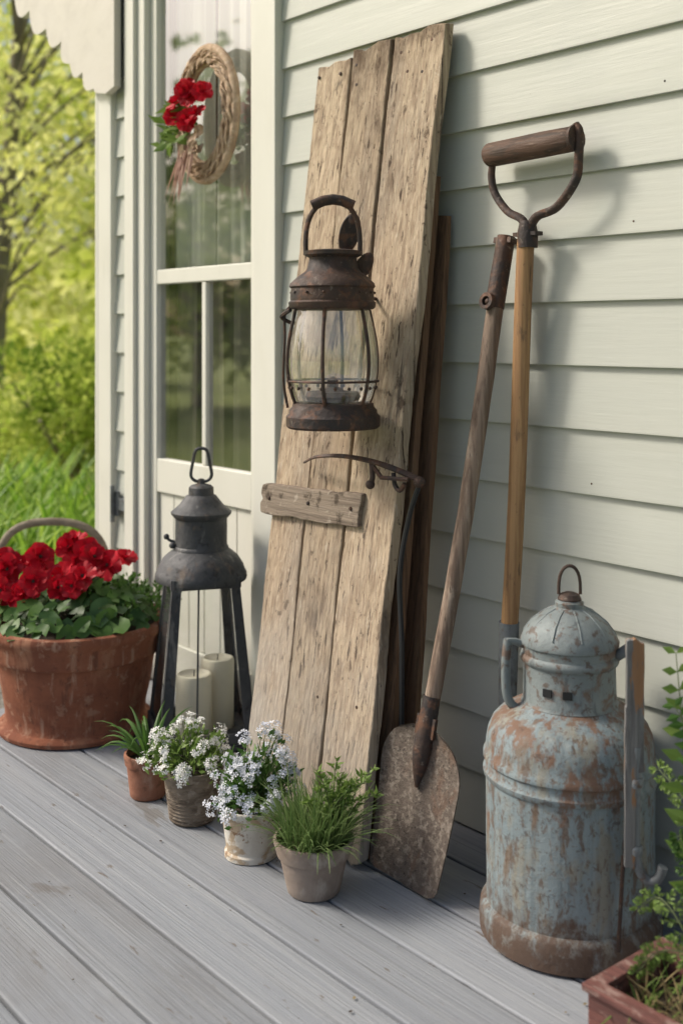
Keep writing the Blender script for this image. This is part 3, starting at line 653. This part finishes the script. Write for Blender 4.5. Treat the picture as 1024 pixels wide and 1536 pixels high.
for (a,b,h) in cl:
    cc=PC+Rv*(a-.012)+Fv*b*1.2+V((0,0,.305+h))
    for q in range(2):
        nn=-Fv*.9+V((0,0,.7))+rdir()*.6
        bloom(mbf,cc+rdir()*.028,nn,R.uniform(.036,.050),0,2,5,1)
    tube(mbl,[cc,PC+V((0,0,.29))],.002,5,2)
mbl.obj('leaves',[m_dgreen,m_green,m_stem],fp)
mbf.obj('blooms',[m_red,m_grip],fp)
pl=MB()
for k in range(60):
    base=PC+Rv*R.uniform(.03,.21)+Fv*R.uniform(-.13,.12)+V((0,0,.285)); dd=(Rv*R.uniform(-.1,.9)+V((0,0,1))+rdir()*.5).normalized(); ll=R.uniform(.07,.15)
    pts=[base+dd*ll*t+V((0,0,-.03*t*t)) for t in(0,.3,.6,.8,1)]; tube(pl,pts,.0012,4,1)
    for q in range(16):
        pp=pts[R.choice([2,3,4,4])]+rdir()*.016; leaf(pl,pp,rdir(-.3)+dd*.5,R.uniform(.012,.022),R.uniform(.008,.014),0)
pl.obj('trailing_foliage',[m_green,m_stem],fp)

BC=V((-3.45,-.2,-.165)); bs=empty('garden_basket',BC); mb=MB()
lathe(mb,[(.12,0),(.13,.01),(.15,.12),(.165,.24),(.172,.26),(.172,.275),(.16,.275),(.14,.14),(.11,.02),(.0001,.02)],BC,48)
for z in [.03+.022*k for k in range(11)]:
    r=.128+.04*(z/.26); tube(mb,[BC+V((math.cos(2*math.pi*k/36)*(r+.004*((k%2)*2-1)),math.sin(2*math.pi*k/36)*(r+.004*((k%2)*2-1)),z)) for k in range(36)],.008,6,closed=True)
mb.obj('basket_body',m_basket,bs)
mb=MB(); hp=[]
for k in range(29):
    a=math.pi*k/28; hp.append(BC+Rv*(-.185*(abs(math.cos(a))**.8)*(1 if math.cos(a)>0 else -1))+V((0,0,.25+.40*math.sin(a)**.32)))
tube(mb,hp,.013,10,flat=.5); mb.obj('basket_handle',m_basket,bs)

A=V((-2.370,-.469,0)); pa=pot('small_terracotta_pot',A,potprof(.042,.057,.103,.028,.004),m_terra2)
mb=MB(); lathe(mb,[(.05,.085),(.0001,.088)],A,20); mb.obj('soil_fill',m_soil,pa)
pA=empty('spiky_plant',A+V((0,0,.09))); mb=MB()
for k in range(26):
    a=R.uniform(0,6.28); dd=V((math.cos(a)*.7,math.sin(a)*.7,R.uniform(.7,1.3)))-Rv*.15
    strap(mb,A+V((math.cos(a)*.01,math.sin(a)*.01,.088)),dd,R.uniform(.10,.17),R.uniform(.010,.016),R.uniform(.8,2.4),0)
mb.obj('leaves',m_green,pA)

Bp=V((-2.190,-.458,0)); e=pot('woven_texture_pot',Bp,potprof(.050,.0705,.122,.02,.002),m_wov,dent=.02)
mb=MB()
for k in range(12):
    z=.008+.0085*k; r=.0505+(.0655-.0505)*z/.12; lathe(mb,[(r,z-.003),(r+.0018,z),(r,z+.003)],Bp,48)
    mb.f=[f for f in mb.f if len(f)==4]; mb.m=[0]*len(mb.f)
mb.obj('ribs',m_wov,e)
mb=MB(); lathe(mb,[(.062,.104),(.0001,.108)],Bp,20); mb.obj('soil_fill',m_soil,e)
Cp=V((-1.964,-.456,0)); e=pot('chipped_white_pot',Cp,potprof(.052,.067,.108,.018,.003,foot=.004),m_chip,dent=.02)
mb=MB(); lathe(mb,[(.058,.09),(.0001,.094)],Cp,20); mb.obj('soil_fill',m_soil,e)
Dp=V((-1.756,-.452,0)); e=pot('grey_clay_pot',Dp,potprof(.052,.080,.108,.036,.005),m_gclay)
mb=MB(); lathe(mb,[(.070,.09),(.0001,.094)],Dp,20); mb.obj('soil_fill',m_soil,e)

def alyssum(name,c,h0,rad,hh,nheads,petm,leafm,skew,fl=12):
    e=empty(name,c+V((0,0,h0))); ml=MB(); mf=MB()
    for k in range(nheads):
        dd=rdir(.05); tip=c+V((0,0,h0))+V((dd.x*rad,dd.y*rad,dd.z*hh))*R.uniform(.68,1.10)+skew*dd.z
        base=c+V((dd.x*.02,dd.y*.02,h0)); mid=base.lerp(tip,.5)+V((0,0,.012))
        tube(ml,[base,mid,tip],.0009,4,1)
        for q in range(9):
            t=R.uniform(.25,.95); pp=base.lerp(tip,t)+rdir()*.008; leaf(ml,pp,rdir(-.2)+dd,R.uniform(.014,.026),R.uniform(.006,.011),0)
        up=(dd+V((0,0,.6))).normalized(); cr=R.uniform(.007,.013)
        for q in range(int(fl*cr/.0105)):
            o=rdir(); p=tip+(o+up*.3)*cr; nn=(up+o*.8+rdir()*.3).normalized(); t=nn.orthogonal().normalized(); b=nn.cross(t); a0=R.random()*3; rr=R.uniform(.0048,.0072)
            vs=[p];fs=[]
            for i in range(4):
                a=a0+i*math.pi/2
                for da,rq in((-.42,.85),(0,1.05),(.42,.85)): vs.append(p+(t*math.cos(a+da)+b*math.sin(a+da))*rr*rq+nn*rr*.25)
                fs.append((0,3*i+1,3*i+2,3*i+3))
            mf.add(vs,fs)
    for k in range(160):
        dd=rdir(-.1); p=c+V((0,0,h0))+V((dd.x*rad,dd.y*rad,dd.z*hh))*R.uniform(.4,.95); leaf(ml,p,rdir(-.2)+dd*.6,R.uniform(.016,.03),R.uniform(.007,.013),0)
    ml.obj('leaves',[leafm,m_stem],e,smooth=False); mf.obj('blossoms',petm,e,smooth=False)
alyssum('white_alyssum',Bp-Rv*.010,.118,.100,.100,62,m_white,m_lgreen,V((0,0,0)),13)
alyssum('pale_blue_alyssum',Cp+Rv*.0,.100,.088,.155,90,m_bluew,m_green,Rv*.035+V((0,0,.0)),13)
e=empty('grassy_herb',Dp+V((0,0,.09))); mb=MB()
for k in range(560):
    a=R.uniform(0,6.28); q=.06*math.sqrt(R.random()); dd=V((math.cos(a)*q*11,math.sin(a)*q*11,1.0))+rdir()*.5
    strap(mb,Dp+V((math.cos(a)*q,math.sin(a)*q,.092)),dd,R.uniform(.05,.15),R.uniform(.0022,.004),R.uniform(.4,2.0),0,n=5)
for k in range(14):
    tip=Dp+Rv*R.uniform(-.02,.125)+Fv*R.uniform(-.03,.05)+V((0,0,R.uniform(.17,.26))); b=Dp+Rv*R.uniform(0,.05)+V((0,0,.09)); pts=crv([b,b.lerp(tip,.5)+V((0,0,.03)),tip],5); tube(mb,pts,.001,4,2)
    for p in pts[2:]:
        for q in range(5): leaf(mb,p+rdir()*.003,rdir(-.2)+(tip-b)*2,R.uniform(.012,.022),R.uniform(.004,.008),1)
mb.obj('blades',[m_grass,m_lgreen,m_stem],e,smooth=False)

# ------------------------------------------------------------ wooden box planter at right with vine
bx=empty('wooden_planter_box',(-.88,-.39,0)); mb=MB()
x0,x1,y0,y1,h=-1.06,-.68,-.485,-.295,.125
box(mb,x0,x1,y0,y0+.018,.002,h); box(mb,x0,x1,y1-.018,y1,.002,h); box(mb,x0,x0+.018,y0+.0185,y1-.0185,.002,h-.002); box(mb,x1-.018,x1,y0+.0185,y1-.0185,.002,h-.002)
box(mb,x0-.006,x1+.006,y0-.008,y0+.02,h+.001,h+.012); box(mb,x0-.006,x1+.006,y1-.02,y1+.006,h+.001,h+.012); box(mb,x0-.006,x0+.02,y0+.0205,y1-.0205,h+.001,h+.011)
mb.obj('box_sides',m_boxw,bx,smooth=False,bevel=.002)
mb=MB(); box(mb,x0+.018,x1-.018,y0+.018,y1-.018,.01,h-.03); mb.obj('soil_fill',m_soil,bx,smooth=False)
vn=empty('leafy_vine',(-.97,-.36,.1)); mb=MB()
for k in range(260):
    p=V((R.uniform(x0+.03,-.75),R.uniform(y0+.03,y1-.03),h-.03)); strap(mb,p,rdir(.3),R.uniform(.04,.09),.003,R.uniform(.5,2.5),3 if k%3 else 1,n=4)
def pinnate(pts,n,ll,lw,mi,sub=False):
    cpts=crv(pts,n); tube(mb,cpts,[.002,.0008],5,2)
    for i,p in enumerate(cpts[3:]):
        t=i/(len(cpts)-3); d=(cpts[min(i+4,len(cpts)-1)]-cpts[i+2]).normalized(); s=d.cross(-Fv).normalized()
        for sg in(-1,1):
            dd=s*sg+d*.5+rdir()*.35; sc=(1-.65*t)
            if sub:
                L_=ll*sc; tube(mb,[p,p+dd.normalized()*L_],.0006,3,2)
                for q in range(6):
                    pp=p+dd.normalized()*L_*(q+1)/6.5
                    for s2 in(-1,1): leaf(mb,pp,dd.normalized()+s2*d*1.0+rdir()*.4,lw*1.2*(1.1-q*.12),lw*.42,mi)
            else: leaf(mb,p,dd,ll*sc,lw*sc,mi,up=-Fv+rdir()*.4)
W0=V((-.965,-.335,.09))
pinnate([W0,W0+V((.0,.02,.15)),W0+V((-.05,.04,.27)),W0+V((-.11,.05,.31))],5,.035,.010,1,True)
pinnate([W0+V((.02,-.02,0)),W0+V((.0,-.03,.10)),W0+V((-.05,-.03,.15)),W0+V((-.09,-.03,.12))],5,.032,.009,1,True)
pinnate([W0+V((.0,.02,0)),W0+V((-.03,.03,.2)),W0+V((-.065,.05,.38)),W0+V((-.085,.06,.50))],4,.055,.030,1)
pinnate([W0+V((.02,.02,0)),W0+V((.0,.03,.25)),W0+V((-.03,.03,.37)),W0+V((-.06,.02,.43))],4,.05,.028,0)
pinnate([W0+V((.01,.0,0)),W0+V((.0,.0,.10)),W0+V((-.03,.01,.20)),W0+V((-.04,.0,.24))],5,.035,.010,0,True)
pinnate([W0+V((.05,-.03,0)),W0+V((.03,-.06,.10)),W0+V((-.02,-.08,.10)),W0+V((-.05,-.09,.06))],5,.03,.009,1,True)
mb.obj('foliage',[m_green,m_lgreen,m_stem,m_dry],vn,smooth=False)

# ------------------------------------------------------------ wreath on the door
wc=V((-2.790,-.035,1.738)); wr=empty('oval_wreath',wc); mb=MB()
for rx,rz,rad in((.150,.192,.013),(.128,.168,.015),(.108,.146,.010)):
    tube(mb,[wc+V((rx*math.cos(2*math.pi*k/64),.004,rz*math.sin(2*math.pi*k/64))) for k in range(64)],[rad*(1+.18*noise.noise(V((k*.7,rx*40,0)))) for k in range(64)],10,closed=True,flat=1.0)
for s in range(12):
    ph=R.random()*6; off=R.uniform(.0,.032); k0=R.choice([3,4,5]); pts=[]
    for k in range(72):
        a=2*math.pi*k/72; w=.007*math.sin(a*k0*3+ph); w2=.006*math.cos(a*k0*3+ph)
        pts.append(wc+V(((.110+w+off)*math.cos(a),-.010+w2,(.150+w+off)*math.sin(a))))
    tube(mb,pts,R.uniform(.0025,.0045),6,closed=True)
mb.obj('twig_ring',m_wreath,wr)
mb=MB(); fc=wc+V((-.015,-.05,.0))
for k in range(8): bloom(mb,fc+V((R.uniform(-.06,.09),R.uniform(-.02,.0),R.uniform(-.04,.075))),V((.3,-1,.3))+rdir()*.6,R.uniform(.030,.044),0)
for k in range(70):
    p=fc+V((R.uniform(-.15,.04),R.uniform(-.01,.015),R.uniform(-.09,.03))); leaf(mb,p,V((-1,-.3,-.1))+rdir()*.9,R.uniform(.04,.065),R.uniform(.016,.026),1)
for k in range(26):
    p=fc+V((R.uniform(-.04,.06),R.uniform(-.01,.01),R.uniform(-.12,-.05))); rleaf(mb,p,V((0,-1,.2))+rdir()*.6,R.uniform(.012,.022),3)
for k in range(16):
    strap(mb,fc+V((R.uniform(-.05,.03),.0,-.09)),V((R.uniform(-.3,.3),-.25,-1)),R.uniform(.1,.2),R.uniform(.008,.016),.3,2)
mb.obj('flowers_and_ribbon',[m_red,m_lgreen,m_ribbon,m_wreath],wr)

# ------------------------------------------------------------ garden
def tree(name,base,ht,cr,nl,ls,seed,leafm=m_tree,trunk_r=.16,low=.25,lean=(0,0),ncl=34):
    rr=random.Random(seed); base=V(base); e=empty(name,base); mt=MB(); ml=MB()
    top=base+V((lean[0],lean[1],ht*.8)); tp=crv([base,base.lerp(top,.3)+V((rr.uniform(-.1,.1),rr.uniform(-.1,.1),0)),base.lerp(top,.65)+V((rr.uniform(-.2,.2),rr.uniform(-.2,.2),0)),top],6)
    tube(mt,tp,[trunk_r,trunk_r*.3],12)
    cen=base+V((lean[0],lean[1],ht*(low+1)/2)); rz=ht*(1-low)/2; cls=[]
    for k in range(ncl):
        while True:
            p=V((rr.uniform(-1,1),rr.uniform(-1,1),rr.uniform(-1,1)))
            if p.length<1 and p.length>.25: break
        c_=cen+V((p.x*cr,p.y*cr,p.z*rz)); cls.append((c_,rr.uniform(.3,.62)*cr*.55))
        src=tp[min(len(tp)-1,int(len(tp)*max(.3,min(.95,(c_.z-base.z)/ht*.9))))]
        tube(mt,crv([src,src.lerp(c_,.5)+V((0,0,.1*cr)),c_],4),[trunk_r*.18,trunk_r*.03],6)
    per=nl//len(cls)
    for c_,r_ in cls:
        for q in range(per):
            d=V((rr.gauss(0,1),rr.gauss(0,1),rr.gauss(0,.7)))*r_*.6; p=c_+d
            a=V((rr.uniform(-1,1),rr.uniform(-1,1),rr.uniform(-1,.6))).normalized(); s=a.orthogonal().normalized(); s=Matrix.Rotation(rr.uniform(0,6.28),3,a)@s
            l=ls*rr.uniform(.6,1.3); ml.add([p,p+a*l*.5-s*l*.32,p+a*l,p+a*l*.5+s*l*.32],[(0,1,2,3)])
    mt.obj('trunk',m_bark,e); ml.obj('crown',leafm,e,smooth=False)
tree('maple_tree',(-10.4,2.45,-.2),7,2.4,8000,.10,3,trunk_r=.12,low=.22,lean=(.2,.3))
tree('maple_tree.001',(-15,6.2,-.2),8.5,3.0,7000,.16,5,low=.12)
tree('maple_tree.002',(-22,7.0,-.2),9,4,5000,.24,8,low=.1)
for i,(x,y_) in enumerate([(-17,-9),(-24,-5),(-13,-14),(-27,-13)]):
    tree('oak_tree' if i==0 else 'oak_tree.%03d'%i,(x,y_,-.2),6,3.0,2600,.3,20+i,m_oak,low=.1)
def shrub(name,c,r,n,ls,mat,seed,sz=1.0):
    rr=random.Random(seed); mb=MB(); c=V(c)
    lobes=[(c+V((rr.uniform(-.6,.6)*r,rr.uniform(-.6,.6)*r,rr.uniform(0,.9)*r*sz)),r*rr.uniform(.35,.6)) for _ in range(12)]
    for k in range(n):
        lc_,lr=rr.choice(lobes); d=V((rr.gauss(0,1),rr.gauss(0,1),rr.gauss(0,1))).normalized(); p=lc_+d*lr*rr.uniform(.7,1.05)
        a=(d+V((rr.uniform(-1,1),rr.uniform(-1,1),rr.uniform(-1,1)))*.8).normalized(); s=Matrix.Rotation(rr.uniform(0,6.28),3,a)@a.orthogonal().normalized(); l=ls*rr.uniform(.6,1.3)
        mb.add([p,p+a*l*.5-s*l*.3,p+a*l,p+a*l*.5+s*l*.3],[(0,1,2,3)])
    for k in range(8):
        tube(mb,[c-V((0,0,.2)),lobes[k][0]],.02,5,1)
    return mb.obj(name,[mat,m_bark],None,smooth=False)
shrub('round_shrub',(-8.1,2.2,.15),.66,5500,.06,m_tree2,1,1.15)
shrub('round_shrub.001',(-9.8,2.0,-.05),.7,3000,.07,m_tree,2,.7)
shrub('round_shrub.002',(-11.5,4.4,0),1.1,4000,.09,m_tree,4,.7)
shrub('round_shrub.003',(-7.4,3.3,0),.8,4000,.07,m_tree2,6,.9)
rr=random.Random(4); mb=MB()
for k in range(6000):
    x=rr.uniform(-60,-14); yq=12+rr.uniform(-1,1)*2+ (x+30)*-.3; z=-.2+rr.random()**.9*3.0*(.8+.3*math.sin(x*.8))
    p=V((x,yq,z)); a=rdir(); s=a.orthogonal().normalized(); l=rr.uniform(.3,.6); mb.add([p,p+a*l*.5-s*l*.35,p+a*l,p+a*l*.5+s*l*.35],[(0,1,2,3)])
mb.obj('distant_hedge_foliage',m_tree,None,smooth=False)
mb=MB()
for k in range(1100):
    x=R.uniform(-7.2,-4.15); yy=R.uniform(-.35,1.5); 
    if x>-4.4 and yy>0.3: continue
    a=R.uniform(0,6.28); strap(mb,(x,yy,-.19),V((math.cos(a)*.55,math.sin(a)*.55,1)),R.uniform(.42,.78),R.uniform(.035,.06),R.uniform(.3,1.6),0,n=6)
mb.obj('daylily_foliage',m_lily,None)

# ------------------------------------------------------------ light, sky, camera
sd=V((-.60,-.50,.68)).normalized()
w=bpy.data.worlds.new('World'); scene.world=w; w.use_nodes=True; nt=w.node_tree; bg=nt.nodes['Background']
sk=nt.nodes.new('ShaderNodeTexSky'); sk.sky_type='NISHITA'; sk.sun_disc=False; sk.sun_elevation=math.asin(sd.z); sk.sun_rotation=math.atan2(sd.x,sd.y)
sk.dust_density=5.0; sk.air_density=1.0; sk.ozone_density=1
nt.links.new(sk.outputs[0],bg.inputs[0]); bg.inputs[1].default_value=.15
ld=bpy.data.lights.new('sun','SUN'); ld.energy=3.4; ld.angle=math.radians(12); ld.color=(1,.93,.82)
lo=bpy.data.objects.new('sun',ld); lo.rotation_euler=sd.to_track_quat('Z','Y').to_euler(); lo.location=(-5,-5,8); scene.collection.objects.link(lo)
cd=bpy.data.cameras.new('camera'); co=bpy.data.objects.new('camera',cd); scene.collection.objects.link(co); scene.camera=co
co.location=(0,-1.84,1.1); co.rotation_euler=V((-.769,.639,0)).to_track_quat('-Z','Y').to_euler()
cd.sensor_fit='VERTICAL'; cd.sensor_height=36; cd.sensor_width=24; cd.lens=1700/1536*36; cd.shift_y=-268/1536; cd.clip_end=1500; cd.clip_start=.05
cd.dof.use_dof=True; cd.dof.focus_distance=2.38; cd.dof.aperture_fstop=2.8
